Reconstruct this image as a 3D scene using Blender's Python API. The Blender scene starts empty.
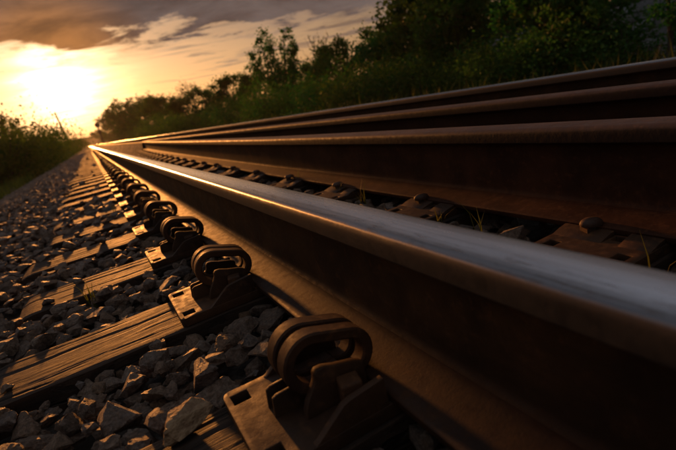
import bpy, bmesh, math, random
import numpy as np
from mathutils import Vector, Matrix, noise as mnoise

R = math.radians
rng = np.random.default_rng(7)
random.seed(7)
scene = bpy.context.scene
col = scene.collection

# ------------------------------------------------------------------ camera
# world: +Y runs along the rails away from the camera, +X to the right, z = 0 on the rail tops,
# x = 0 on the centre line of the near rail
FPX, ROLL, CAM_H, CAM_X = 470.83, R(13.257), 0.1536, -0.2641
PD = np.array([88 - 338, 225 - 146.0, -FPX]); PD /= np.linalg.norm(PD)
_h = np.array([math.cos(ROLL), math.sin(ROLL), 0.0])
PX = _h - PD * (_h @ PD); PX /= np.linalg.norm(PX)
PZ = np.cross(PX, PD)
cam_data = bpy.data.cameras.new('camera')
cam = bpy.data.objects.new('camera', cam_data); col.objects.link(cam)
m3 = Matrix((PX.tolist(), PD.tolist(), PZ.tolist()))
cam.matrix_world = Matrix.Translation((CAM_X, 0, CAM_H)) @ m3.to_4x4()
cam_data.sensor_width = 36.0; cam_data.sensor_fit = 'HORIZONTAL'
cam_data.lens = FPX / 676 * 36
cam_data.clip_start = 0.02; cam_data.clip_end = 6000
cam_data.dof.use_dof = True
cam_data.dof.focus_distance = 0.80
cam_data.dof.aperture_fstop = 6.0
scene.camera = cam

def pixel_ray(u, v):
    q = np.array([u - 338, 225 - v, -FPX]); q /= np.linalg.norm(q)
    return np.array([q @ PX, q @ PD, q @ PZ])
def on_plane(u, v, z):
    r = pixel_ray(u, v); t = (z - CAM_H) / r[2]
    return CAM_X + r[0] * t, r[1] * t
def project(x, y, z):
    q = (x - CAM_X) * PX + y * PD + (z - CAM_H) * PZ
    return 338 + FPX * q[0] / -q[2], 225 - FPX * q[1] / -q[2], -q[2]
def azimuth(u):
    r = pixel_ray(u, 146 - 0.2356 * (u - 88)); return math.atan2(r[0], r[1])

# ------------------------------------------------------------------ node helpers
class NT:
    def __init__(self, tree):
        self.t = tree; self.n = tree.nodes; self.l = tree.links
    def new(self, typ, **kw):
        nd = self.n.new(typ)
        for k, v in kw.items(): setattr(nd, k, v)
        return nd
    def put(self, sock, v):
        if isinstance(v, bpy.types.NodeSocket): self.l.new(v, sock)
        elif v is not None:
            if isinstance(v, (tuple, list)) and len(v) == 3 and sock.type == 'RGBA': v = (*v, 1)
            sock.default_value = v
    def math(self, op, a, b=None, c=None, clamp=False):
        nd = self.new('ShaderNodeMath', operation=op); nd.use_clamp = clamp
        self.put(nd.inputs[0], a); self.put(nd.inputs[1], b); self.put(nd.inputs[2], c)
        return nd.outputs[0]
    def vmath(self, op, a, b=None):
        nd = self.new('ShaderNodeVectorMath', operation=op)
        self.put(nd.inputs[0], a); self.put(nd.inputs[1], b)
        return nd.outputs['Value'] if op in ('DOT_PRODUCT', 'LENGTH') else nd.outputs[0]
    def step(self, v, lo, hi, a=0.0, b=1.0):
        nd = self.new('ShaderNodeMapRange', interpolation_type='SMOOTHSTEP')
        self.put(nd.inputs[0], v); self.put(nd.inputs[1], lo); self.put(nd.inputs[2], hi)
        self.put(nd.inputs[3], a); self.put(nd.inputs[4], b)
        return nd.outputs[0]
    def mix(self, f, a, b, mode='MIX'):
        nd = self.new('ShaderNodeMix', data_type='RGBA', blend_type=mode)
        nd.clamp_factor = True
        self.put(nd.inputs[0], f); self.put(nd.inputs[6], a); self.put(nd.inputs[7], b)
        return nd.outputs[2]
    def noise(self, vec, scale, detail=4.0, rough=0.55, dist=0.0):
        nd = self.new('ShaderNodeTexNoise')
        if vec is not None: self.l.new(vec, nd.inputs['Vector'])
        nd.inputs['Scale'].default_value = scale; nd.inputs['Detail'].default_value = detail
        nd.inputs['Roughness'].default_value = rough; nd.inputs['Distortion'].default_value = dist
        return nd.outputs['Fac']
    def mapping(self, vec, scale=(1, 1, 1), loc=(0, 0, 0)):
        nd = self.new('ShaderNodeMapping')
        self.l.new(vec, nd.inputs[0]); nd.inputs['Scale'].default_value = scale; nd.inputs['Location'].default_value = loc
        return nd.outputs[0]
    def bump(self, h, strength, dist, normal=None):
        nd = self.new('ShaderNodeBump'); self.put(nd.inputs['Height'], h)
        nd.inputs['Strength'].default_value = strength; nd.inputs['Distance'].default_value = dist
        if normal is not None: self.l.new(normal, nd.inputs['Normal'])
        return nd.outputs[0]

# ------------------------------------------------------------------ world and sun
SUN_AZ, SUN_EL = R(-0.5), R(6.2)
sun_dir = Vector((math.sin(SUN_AZ) * math.cos(SUN_EL), math.cos(SUN_AZ) * math.cos(SUN_EL), math.sin(SUN_EL)))
world = bpy.data.worlds.new('World'); scene.world = world; world.use_nodes = True
w = NT(world.node_tree); w.n.clear()
tc = w.new('ShaderNodeTexCoord')
dvec = w.vmath('NORMALIZE', tc.outputs['Generated'])
sep = w.new('ShaderNodeSeparateXYZ'); w.l.new(dvec, sep.inputs[0])
dx, dy, dz = sep.outputs
el = w.math('MULTIPLY', w.math('ARCSINE', dz), 180 / math.pi)
az = w.math('MULTIPLY', w.math('ARCTAN2', dx, dy), 180 / math.pi)
dot = w.vmath('DOT_PRODUCT', dvec, tuple(sun_dir))
ang = w.math('MULTIPLY', w.math('ARCCOSINE', w.math('MINIMUM', dot, 0.999999)), 180 / math.pi)
sky = w.new('ShaderNodeTexSky', sky_type='NISHITA')
sky.sun_disc = False; sky.sun_elevation = SUN_EL; sky.sun_rotation = SUN_AZ
sky.air_density = 1.2; sky.dust_density = 1.6; sky.ozone_density = 1.5
clear = w.mix(1.0, sky.outputs[0], (0.030, 0.0255, 0.030), 'MULTIPLY')
# low sun aureole in the humid air
# clouds on a plane overhead
den = w.math('ADD', w.math('MAXIMUM', dz, 0.0), 0.055)
comb = w.new('ShaderNodeCombineXYZ')
w.l.new(w.math('DIVIDE', dx, den), comb.inputs[0]); w.l.new(w.math('DIVIDE', dy, den), comb.inputs[1])
pc = comb.outputs[0]
n_big = w.noise(pc, 0.55, 3.0, 0.5)
n_fine = w.noise(pc, 1.9, 7.0, 0.62, 0.4)
n_str = w.noise(w.mapping(pc, (0.9, 2.6, 1), (3.1, 0.7, 0)), 0.9, 6.0, 0.6, 0.3)
ang_w = w.math('MAXIMUM', w.math('ADD', ang, w.math('ADD', w.math('MULTIPLY', w.math('SUBTRACT', n_fine, 0.5), 4.5), w.math('MULTIPLY', w.math('SUBTRACT', n_str, 0.5), 4.0))), 0.0)
g1 = w.math('MULTIPLY', w.math('EXPONENT', w.math('MULTIPLY', ang_w, -1 / 1.85)), 8.0)
g2 = w.math('MULTIPLY', w.math('EXPONENT', w.math('MULTIPLY', ang, -1 / 14.0)), 0.13)
glow_col = w.mix(w.step(ang, 3, 16), (1.0, 0.74, 0.42), (1.0, 0.56, 0.27))
glow = w.mix(1.0, glow_col, w.math('ADD', g1, g2), 'MULTIPLY')
warm_h = w.math('MULTIPLY', w.step(el, 16, 0), w.step(ang, 75, 5))
clear = w.mix(1.0, clear, w.mix(1.0, (0.37, 0.222, 0.105), warm_h, 'MULTIPLY'), 'ADD')
clear = w.mix(1.0, clear, glow, 'ADD')
nn = w.math('ADD', w.math('MULTIPLY', w.math('SUBTRACT', n_fine, 0.5), 9.5), w.math('MULTIPLY', w.math('SUBTRACT', n_big, 0.5), 5.0))
azc = w.math('MINIMUM', w.math('MAXIMUM', az, -40.0), 40.0)
edge = w.math('SUBTRACT', 9.2, w.math('MULTIPLY', azc, 0.075))
deckv = w.math('SUBTRACT', w.math('ADD', el, nn), edge)
deck = w.step(deckv, -0.8, 1.5)
bankv = w.math('ADD', w.math('MULTIPLY', w.math('SUBTRACT', n_str, 0.545), 16.0), w.math('SUBTRACT', 0.5, w.math('ABSOLUTE', w.math('MULTIPLY', w.math('SUBTRACT', el, 6.2), 0.35))))
bank = w.math('MULTIPLY', w.step(bankv, -0.1, 1.0), w.step(ang, 8, 13))
cover = w.math('MAXIMUM', deck, w.math('MULTIPLY', bank, 0.8))
# thickness variation of the deck
n_tex = w.noise(pc, 1.1, 6.0, 0.6, 0.5)
deck_far = w.mix(w.step(n_tex, 0.30, 0.68), (0.052, 0.046, 0.047), (0.130, 0.112, 0.108))
blue = w.step(el, 13, 34)
deck_far = w.mix(w.math('MULTIPLY', blue, 0.8), deck_far, w.mix(w.step(n_tex, 0.35, 0.7), (0.108, 0.115, 0.132), (0.33, 0.347, 0.39)))
deck_near = w.mix(w.step(n_tex, 0.35, 0.66), (0.17, 0.078, 0.032), (0.46, 0.190, 0.060))
cloud = w.mix(w.step(ang, 12.0, 4.5), deck_far, deck_near)
# silver lining: thin cloud edges scatter the light forwards
rim = w.math('MULTIPLY', w.math('MULTIPLY', cover, w.math('SUBTRACT', 1.0, cover)), 4.0)
rim = w.math('MULTIPLY', rim, w.step(ang, 40, 2))
cloud = w.mix(1.0, cloud, w.mix(1.0, (0.60, 0.36, 0.17), rim, 'MULTIPLY'), 'ADD')
skyc = w.mix(cover, clear, cloud)
bg = w.new('ShaderNodeBackground'); w.l.new(skyc, bg.inputs[0]); bg.inputs[1].default_value = 1.0
wo = w.new('ShaderNodeOutputWorld'); w.l.new(bg.outputs[0], wo.inputs[0])

sun_data = bpy.data.lights.new('sun', 'SUN'); sun = bpy.data.objects.new('sun', sun_data); col.objects.link(sun)
sun_data.energy = 4.1; sun_data.angle = R(2.2); sun_data.color = (1.0, 0.355, 0.075)
sun.rotation_euler = sun_dir.to_track_quat('Z', 'Y').to_euler()
sun.location = (0, 30, 20)
vs = scene.view_settings
vs.view_transform = 'Standard'; vs.look = 'None'; vs.exposure = 0.0; vs.gamma = 1.0; vs.use_curve_mapping = False
scene.cycles.max_bounces = 4; scene.cycles.diffuse_bounces = 3; scene.cycles.transparent_max_bounces = 8
scene.cycles.use_denoising = True
scene.cycles.use_adaptive_sampling = True; scene.cycles.adaptive_threshold = 0.02
try: scene.cycles.sample_clamp_indirect = 4.0
except Exception: pass

# ------------------------------------------------------------------ materials
def mat(name):
    m = bpy.data.materials.new(name); m.use_nodes = True
    t = NT(m.node_tree); b = t.n['Principled BSDF']
    return m, t, b
def coords(t, kind='Object'):
    return t.new('ShaderNodeTexCoord').outputs[kind]
def wpos(t):
    return t.new('ShaderNodeNewGeometry').outputs['Position']

def make_rust(name, dark, mid, hot, rough=0.75, spec=0.35, amount=0.55):
    m, t, b = mat(name)
    p = wpos(t)
    n1 = t.noise(p, 9.0, 5, 0.6); n2 = t.noise(p, 70.0, 6, 0.65); n3 = t.noise(p, 420.0, 4, 0.6)
    c = t.mix(t.step(n1, 0.35, 0.65), dark, mid)
    c = t.mix(t.math('MULTIPLY', t.step(n2, 0.5, 0.72), amount), c, hot)
    c = t.mix(t.math('MULTIPLY', t.step(n3, 0.55, 0.7), 0.5), c, dark)
    oi = t.new('ShaderNodeObjectInfo')
    c = t.mix(1.0, c, t.step(oi.outputs['Random'], 0, 1, 0.72, 1.28), 'MULTIPLY')
    grime = t.noise(t.mapping(p, (5, 2.2, 9)), 1.0, 5, 0.65)
    c = t.mix(t.step(grime, 0.48, 0.68, 0, 0.75), c, dark)
    t.put(b.inputs['Base Color'], c)
    t.put(b.inputs['Roughness'], t.step(n2, 0.3, 0.7, rough - 0.14, rough + 0.10))
    b.inputs['Specular IOR Level'].default_value = spec
    hgt = t.math('ADD', t.math('MULTIPLY', n3, 0.4), n2)
    pit = t.step(t.noise(p, 150.0, 5, 0.7), 0.56, 0.66)
    t.put(b.inputs['Normal'], t.bump(t.math('SUBTRACT', hgt, t.math('MULTIPLY', pit, 0.15)), 0.5, 0.0006))
    return m
M = {}
M['rust'] = make_rust('rail_rust', (0.026, 0.012, 0.006), (0.056, 0.025, 0.010), (0.100, 0.042, 0.015), 0.72, 0.15)
M['rust_foot'] = make_rust('rail_foot_rust', (0.020, 0.008, 0.004), (0.042, 0.0165, 0.0065), (0.078, 0.030, 0.010), 0.60, 0.24)
M['guard_rust'] = make_rust('guard_rail_rust', (0.032, 0.012, 0.006), (0.064, 0.024, 0.011), (0.110, 0.044, 0.020), 0.72, 0.12)
M['plate_rust'] = make_rust('plate_rust', (0.032, 0.015, 0.008), (0.070, 0.032, 0.014), (0.130, 0.056, 0.020), 0.62, 0.28, 0.7)
M['clip_rust'] = make_rust('clip_rust', (0.034, 0.015, 0.008), (0.075, 0.032, 0.013), (0.140, 0.058, 0.020), 0.66, 0.22, 0.7)

# rail head: worn bright band on the top, rust on the flanks
def make_head():
    m, t, b = mat('rail_head_steel')
    p = coords(t)
    s = t.new('ShaderNodeSeparateXYZ'); t.l.new(p, s.inputs[0])
    streak = t.noise(t.mapping(p, (420, 3.0, 1)), 1.0, 6, 0.65)
    streak2 = t.noise(t.mapping(p, (1500, 22, 1)), 1.0, 4, 0.6)
    pits = t.noise(p, 260, 5, 0.65)
    wob = t.noise(t.mapping(p, (60, 6, 60)), 1.0, 3)
    ax = t.math('ABSOLUTE', t.math('ADD', s.outputs[0], 0.001))
    edge_w = t.math('ADD', 0.0255, t.math('MULTIPLY', wob, 0.006))
    worn = t.math('MULTIPLY', t.step(t.math('SUBTRACT', ax, edge_w), 0.003, -0.002), t.step(s.outputs[2], -0.0065, -0.003))
    geo = t.new('ShaderNodeNewGeometry')
    # chatter marks running slantwise
    slant = t.noise(t.mapping(t.vmath('ADD', p, (0, 0, 0)), (230, 26, 1)), 1.0, 6, 0.7)
    steel = t.mix(t.step(streak, 0.3, 0.72), (0.56, 0.59, 0.66), (0.80, 0.83, 0.90))
    bands = t.noise(t.mapping(p, (150, 0.8, 1), (4, 0, 0)), 1.0, 3, 0.5)
    steel = t.mix(t.step(bands, 0.52, 0.70, 0, 0.55), steel, (0.22, 0.19, 0.17))
    steel = t.mix(t.math('MULTIPLY', t.step(slant, 0.58, 0.74), 0.55), steel, (0.20, 0.16, 0.13))
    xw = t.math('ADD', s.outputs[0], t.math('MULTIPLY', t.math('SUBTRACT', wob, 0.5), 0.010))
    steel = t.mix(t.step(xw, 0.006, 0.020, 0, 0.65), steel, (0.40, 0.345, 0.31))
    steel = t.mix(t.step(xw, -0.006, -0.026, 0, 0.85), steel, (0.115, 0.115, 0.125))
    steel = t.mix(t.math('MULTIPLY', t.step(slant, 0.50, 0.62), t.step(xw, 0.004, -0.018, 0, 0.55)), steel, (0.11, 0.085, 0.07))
    n2 = t.noise(p, 55, 6, 0.65)
    rust = t.mix(t.step(n2, 0.3, 0.7), (0.026, 0.014, 0.008), (0.062, 0.034, 0.017))
    t.put(b.inputs['Base Color'], t.mix(worn, rust, steel))
    t.put(b.inputs['Metallic'], t.math('MULTIPLY', worn, 0.95))
    rr = t.math('ADD', t.step(streak, 0.2, 0.8, 0.17, 0.26), t.math('MULTIPLY', t.step(slant, 0.5, 0.75), 0.12))
    rgh = t.new('ShaderNodeMix', data_type='FLOAT')
    t.put(rgh.inputs[0], worn); t.put(rgh.inputs[2], t.step(n2, 0.3, 0.7, 0.6, 0.8)); t.put(rgh.inputs[3], rr)
    t.put(b.inputs['Roughness'], rgh.outputs[0])
    hh = t.math('ADD', t.math('MULTIPLY', streak2, 0.5), t.math('ADD', t.math('MULTIPLY', slant, 0.5), t.math('MULTIPLY', pits, 0.5)))
    t.put(b.inputs['Normal'], t.bump(hh, 0.35, 0.0005))
    return m
M['head'] = make_head()
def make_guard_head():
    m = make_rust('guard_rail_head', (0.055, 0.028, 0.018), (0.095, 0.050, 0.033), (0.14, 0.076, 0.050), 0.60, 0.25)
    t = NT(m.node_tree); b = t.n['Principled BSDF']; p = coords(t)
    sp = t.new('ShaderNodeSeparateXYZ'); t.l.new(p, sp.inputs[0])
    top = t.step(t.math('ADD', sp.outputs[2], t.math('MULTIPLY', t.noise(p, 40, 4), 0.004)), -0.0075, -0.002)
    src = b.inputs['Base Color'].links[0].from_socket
    t.put(b.inputs['Base Color'], t.mix(top, (0.020, 0.009, 0.006), src))  # shade of the head sides put into the colour; worn dusty top stays lighter
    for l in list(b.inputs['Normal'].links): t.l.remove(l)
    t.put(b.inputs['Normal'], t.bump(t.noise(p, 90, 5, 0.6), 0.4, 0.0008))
    return m
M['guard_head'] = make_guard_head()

def make_wood():
    m, t, b = mat('tie_timber')
    p = coords(t); oi = t.new('ShaderNodeObjectInfo')
    off = t.new('ShaderNodeCombineXYZ'); t.put(off.inputs[0], t.math('MULTIPLY', oi.outputs['Random'], 37.0)); t.put(off.inputs[1], t.math('MULTIPLY', oi.outputs['Random'], 11.0))
    q = t.vmath('ADD', p, off.outputs[0])
    warp = t.noise(q, 4.0, 3)
    wy = t.new('ShaderNodeCombineXYZ'); t.put(wy.inputs[1], t.math('MULTIPLY', warp, 0.05))
    q2 = t.vmath('ADD', q, wy.outputs[0])
    g1 = t.noise(t.mapping(q2, (2.2, 70, 30)), 1.0, 6, 0.65)
    g2 = t.noise(t.mapping(q2, (5, 260, 90)), 1.0, 5, 0.65)
    cr = t.noise(t.mapping(q2, (1.4, 42, 14)), 1.0, 4, 0.5)
    crack = t.step(t.math('ABSOLUTE', t.math('SUBTRACT', cr, 0.5)), 0.022, 0.0)
    fl = t.step(t.noise(t.mapping(q2, (26, 170, 40)), 1.0, 4, 0.6), 0.52, 0.66)
    c = t.mix(t.step(g1, 0.3, 0.7), (0.022, 0.0135, 0.009), (0.058, 0.033, 0.020))
    c = t.mix(t.math('MULTIPLY', t.step(g2, 0.45, 0.75), 0.45), c, (0.090, 0.055, 0.034))
    c = t.mix(t.step(t.noise(q, 3.0, 4), 0.45, 0.75, 0, 0.6), c, (0.035, 0.025, 0.018))
    c = t.mix(t.math('MULTIPLY', fl, 0.7), c, (0.022, 0.014, 0.009))
    c = t.mix(t.math('MULTIPLY', crack, 0.85), c, (0.008, 0.006, 0.005))
    t.put(b.inputs['Base Color'], c)
    t.put(b.inputs['Roughness'], t.step(g2, 0.3, 0.7, 0.58, 0.84))
    b.inputs['Specular IOR Level'].default_value = 0.25
    hh = t.math('SUBTRACT', t.math('ADD', t.math('MULTIPLY', g1, 0.7), t.math('MULTIPLY', g2, 0.45)), t.math('ADD', t.math('MULTIPLY', crack, 1.1), t.math('MULTIPLY', fl, 0.6)))
    t.put(b.inputs['Normal'], t.bump(hh, 0.8, 0.0020))
    return m
M['wood'] = make_wood()

def make_stone():
    m, t, b = mat('ballast_stone')
    p = wpos(t); oi = t.new('ShaderNodeObjectInfo')
    at = t.new('ShaderNodeAttribute', attribute_name='tint')
    rnd = t.math('FRACT', t.math('ADD', at.outputs['Fac'], oi.outputs['Random']))
    ramp = t.new('ShaderNodeValToRGB'); t.l.new(rnd, ramp.inputs[0])
    e = ramp.color_ramp.elements
    e[0].position = 0.0; e[0].color = (0.165, 0.118, 0.084, 1)
    e[1].position = 1.0; e[1].color = (0.30, 0.180, 0.096, 1)
    for pos, c in ((0.25, (0.24, 0.178, 0.134)), (0.45, (0.24, 0.140, 0.074)), (0.62, (0.34, 0.250, 0.180)), (0.80, (0.175, 0.152, 0.140))):
        x = e.new(pos); x.color = (*c, 1)
    n1 = t.noise(p, 75, 6, 0.7); n2 = t.noise(p, 380, 4, 0.65)
    c = t.mix(t.step(n1, 0.35, 0.65, 0.0, 0.8), ramp.outputs[0], (0.165, 0.092, 0.048))
    c = t.mix(t.math('MULTIPLY', t.step(n2, 0.5, 0.75), 0.35), c, (0.26, 0.23, 0.20))
    t.put(b.inputs['Base Color'], c)
    n3 = t.noise(p, 190, 6, 0.75)
    c = t.mix(1.0, c, t.step(n3, 0.32, 0.68, 0.45, 1.45), 'MULTIPLY')
    t.put(b.inputs['Base Color'], c)
    t.put(b.inputs['Roughness'], t.step(n2, 0.3, 0.7, 0.42, 0.75))
    b.inputs['Specular IOR Level'].default_value = 0.45
    n1 = t.math('ADD', n1, t.math('MULTIPLY', n3, 0.8))
    t.put(b.inputs['Normal'], t.bump(t.math('ADD', n1, t.math('MULTIPLY', n2, 0.45)), 0.9, 0.009))
    return m
M['stone'] = make_stone()

def make_ground(name, a, bcol, c3, scale, bump_d):
    m, t, b = mat(name)
    p = wpos(t)
    n1 = t.noise(p, scale * 0.06, 4); n2 = t.noise(p, scale, 6, 0.65)
    vor = t.new('ShaderNodeTexVoronoi'); t.l.new(p, vor.inputs['Vector']); vor.inputs['Scale'].default_value = scale
    c = t.mix(t.step(n2, 0.35, 0.65), a, bcol)
    c = t.mix(t.step(n1, 0.45, 0.65, 0, 0.7), c, c3)
    t.put(b.inputs['Base Color'], c); b.inputs['Roughness'].default_value = 0.95
    b.inputs['Specular IOR Level'].default_value = 0.15
    t.put(b.inputs['Normal'], t.bump(t.math('ADD', vor.outputs['Distance'], t.math('MULTIPLY', n2, 0.4)), 0.8, bump_d))
    return m
M['ballast'] = make_ground('ballast_bed', (0.045, 0.036, 0.028), (0.11, 0.095, 0.085), (0.07, 0.055, 0.042), 24.0, 0.03)
M['ground'] = make_ground('verge_earth', (0.035, 0.030, 0.014), (0.075, 0.068, 0.025), (0.05, 0.060, 0.018), 6.0, 0.05)
M['hill'] = make_ground('hill_woodland', (0.018, 0.024, 0.009), (0.050, 0.052, 0.020), (0.06, 0.05, 0.02), 0.10, 3.0)

def make_leaf(name, c0, c1, c2, trans):
    m, t, b = mat(name)
    at = t.new('ShaderNodeAttribute', attribute_name='tint')
    p = wpos(t)
    oi = t.new('ShaderNodeObjectInfo')
    c = t.mix(at.outputs['Fac'], c0, c1)
    c = t.mix(t.step(t.noise(p, 0.9, 3), 0.5, 0.7, 0, 0.8), c, c2)
    hs = t.new('ShaderNodeHueSaturation'); t.put(hs.inputs['Color'], c)
    t.put(hs.inputs['Hue'], t.step(oi.outputs['Random'], 0, 1, 0.475, 0.52)); t.put(hs.inputs['Value'], t.step(oi.outputs['Random'], 0, 1, 0.8, 1.2))
    c = hs.outputs[0]
    t.put(b.inputs['Base Color'], c); b.inputs['Roughness'].default_value = 0.6
    b.inputs['Specular IOR Level'].default_value = 0.12
    tr = t.new('ShaderNodeBsdfTranslucent')
    t.put(tr.inputs[0], t.mix(1.0, c, (1.15, 1.45, 0.5), 'MULTIPLY'))
    mx = t.new('ShaderNodeMixShader'); mx.inputs[0].default_value = trans
    t.l.new(b.outputs[0], mx.inputs[1]); t.l.new(tr.outputs[0], mx.inputs[2])
    t.l.new(mx.outputs[0], t.n['Material Output'].inputs[0])
    return m
M['leaf'] = make_leaf('leaf_green', (0.022, 0.082, 0.018), (0.066, 0.165, 0.032), (0.034, 0.098, 0.021), 0.38)
M['leaf_y'] = make_leaf('leaf_yellow_green', (0.038, 0.082, 0.014), (0.100, 0.145, 0.024), (0.045, 0.080, 0.014), 0.45)
M['leaf_r'] = make_leaf('leaf_russet', (0.060, 0.040, 0.014), (0.13, 0.075, 0.022), (0.08, 0.050, 0.018), 0.40)
M['grass'] = make_leaf('grass_blade', (0.045, 0.058, 0.014), (0.11, 0.10, 0.025), (0.09, 0.070, 0.025), 0.4)
M['grass_y'] = make_leaf('verge_grass', (0.085, 0.095, 0.020), (0.19, 0.17, 0.035), (0.12, 0.11, 0.028), 0.4)
def make_plain(name, a, bcol, scale, rough, bd):
    m, t, b = mat(name)
    p = coords(t); n = t.noise(p, scale, 5, 0.6)
    t.put(b.inputs['Base Color'], t.mix(t.step(n, 0.3, 0.7), a, bcol))
    b.inputs['Roughness'].default_value = rough
    t.put(b.inputs['Normal'], t.bump(n, 0.6, bd))
    return m
M['tan_stone'] = make_plain('tan_stone', (0.22, 0.125, 0.060), (0.42, 0.27, 0.14), 3.2, 0.7, 0.05)
M['bark'] = make_plain('bark', (0.030, 0.022, 0.015), (0.075, 0.055, 0.038), 22, 0.9, 0.01)
M['pole'] = make_plain('pole_timber', (0.05, 0.036, 0.026), (0.09, 0.065, 0.045), 14, 0.85, 0.005)
M['signal'] = make_plain('signal_paint', (0.02, 0.02, 0.02), (0.035, 0.033, 0.03), 20, 0.6, 0.001)
M['block'] = make_plain('wall_stone', (0.26, 0.27, 0.30), (0.42, 0.43, 0.46), 9, 0.9, 0.01)

# ------------------------------------------------------------------ mesh helpers
def tag(o, label=None, cat=None, group=None, kind=None):
    if label: o['label'] = label
    if cat: o['category'] = cat
    if group: o['group'] = group
    if kind: o['kind'] = kind
    return o
def link(name, mesh, m=None, parent=None, loc=None):
    o = bpy.data.objects.new(name, mesh); col.objects.link(o)
    if m is not None and mesh is not None and not mesh.materials: mesh.materials.append(m)
    if parent is not None: o.parent = parent
    if loc is not None: o.location = loc
    return o
def empty(name, loc=(0, 0, 0), rz=0.0):
    o = bpy.data.objects.new(name, None); col.objects.link(o)
    o.location = loc; o.rotation_euler = (0, 0, rz); o.empty_display_size = 0.05
    return o
def copy_tree(src, parent=None):
    c = src.copy(); col.objects.link(c); c.parent = parent
    for ch in list(src.children): copy_tree(ch, c)
    return c
def mesh_np(name, verts, faces_flat, nper, smooth=False, tint=None):
    me = bpy.data.meshes.new(name)
    nv = len(verts); nf = len(faces_flat) // nper
    me.vertices.add(nv); me.vertices.foreach_set('co', np.asarray(verts, np.float32).ravel())
    me.loops.add(nf * nper); me.loops.foreach_set('vertex_index', np.asarray(faces_flat, np.int32))
    me.polygons.add(nf)
    me.polygons.foreach_set('loop_start', np.arange(0, nf * nper, nper, dtype=np.int32))
    if tint is not None:
        a = me.attributes.new('tint', 'FLOAT', 'POINT'); a.data.foreach_set('value', np.asarray(tint, np.float32))
    me.update(calc_edges=True)
    me.polygons.foreach_set('use_smooth', np.full(nf, smooth)); me.validate()
    return me
def bm_mesh(name, bm, bevel=0.0, seg=2, smooth=True, ang=35):
    bmesh.ops.recalc_face_normals(bm, faces=bm.faces)
    if bevel > 0:
        ed = [e for e in bm.edges if len(e.link_faces) == 2 and e.calc_face_angle(0) > R(30)]
        bmesh.ops.bevel(bm, geom=ed, offset=bevel, segments=seg, affect='EDGES', profile=0.6, clamp_overlap=True)
    me = bpy.data.meshes.new(name); bm.to_mesh(me); bm.free()
    if smooth:
        me.polygons.foreach_set('use_smooth', np.ones(len(me.polygons), bool)); me.set_sharp_from_angle(angle=R(ang))
    return me
def bm_box(bm, x0, x1, y0, y1, z0, z1):
    v = [bm.verts.new(c) for c in ((x0,y0,z0),(x1,y0,z0),(x1,y1,z0),(x0,y1,z0),(x0,y0,z1),(x1,y0,z1),(x1,y1,z1),(x0,y1,z1))]
    for f in ((0,3,2,1),(4,5,6,7),(0,1,5,4),(1,2,6,5),(2,3,7,6),(3,0,4,7)): bm.faces.new([v[i] for i in f])
def bm_prism_xz(bm, pts, y0, y1):
    a = [bm.verts.new((x, y0, z)) for x, z in pts]; b = [bm.verts.new((x, y1, z)) for x, z in pts]
    bm.faces.new(a); bm.faces.new(b[::-1]); n = len(pts)
    for i in range(n): bm.faces.new((a[i], b[i], b[(i+1) % n], a[(i+1) % n]))
ORD = ['first','second','third','fourth','fifth','sixth','seventh','eighth','ninth','tenth','eleventh','twelfth','thirteenth','fourteenth','fifteenth','sixteenth','seventeenth','eighteenth','nineteenth','twentieth']

# ------------------------------------------------------------------ dimensions
H_RAIL = 0.168
Z_PLATE = -H_RAIL                # plate top / rail seat
Z_TIE = Z_PLATE - 0.016          # tie top
TIE0, PITCH, TIE_W = 0.457, 0.447, 0.172
TIE_X0, TIE_X1 = -0.56, 2.07
N_TIE = 110
def tie_y(k): return TIE0 + PITCH * k
Z_GROUND = -0.62
def guard_near_x(y):
    if y < 2.2: return 0.497
    s = min(1.0, (y - 2.2) / 8.2); return 0.497 + 0.225 * (s * s * 0.45 + s * 0.55)
def guard_far_x(y):
    if y < 2.2: return 0.925
    s = min(1.0, (y - 2.2) / 8.2); return 0.925 - 0.135 * (s * s * 0.45 + s * 0.55)
GUARD_END = 10.4

# ------------------------------------------------------------------ ground, ballast, hills
def bed_z(x):
    if x < -2.5: return Z_GROUND
    if x < -1.0: return Z_GROUND + (x + 2.5) / 1.5 * (0.385)
    if x < 2.5: return -0.235
    if x < 4.0: return -0.235 - (x - 2.5) / 1.5 * 0.385
    return Z_GROUND
xs = np.concatenate([np.array([-2600, -600, -120, -30, -12]), np.linspace(-8, 12, 11), np.array([16, 40, 120, 600, 2600])])
ys = np.concatenate([np.array([-900, -200, -40, -10]), np.linspace(0, 60, 13), np.array([100, 200, 400, 900, 1800, 3000])])
gv = []; gf = []
for j, y in enumerate(ys):
    for i, x in enumerate(xs):
        z = Z_GROUND - 0.012
        if 4.5 < x < 60 and y < 120: z += 0.10 * min(1, (x - 4.5) / 6) * 1.0
        gv.append((x, y, z))
nx = len(xs)
for j in range(len(ys) - 1):
    for i in range(nx - 1): gf += [j*nx+i, j*nx+i+1, (j+1)*nx+i+1, (j+1)*nx+i]
g = link('ground', mesh_np('ground', gv, gf, 4, True), M['ground']); tag(g, 'dark earth verge running beside the ballast to the horizon', 'ground', kind='structure')

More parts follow.
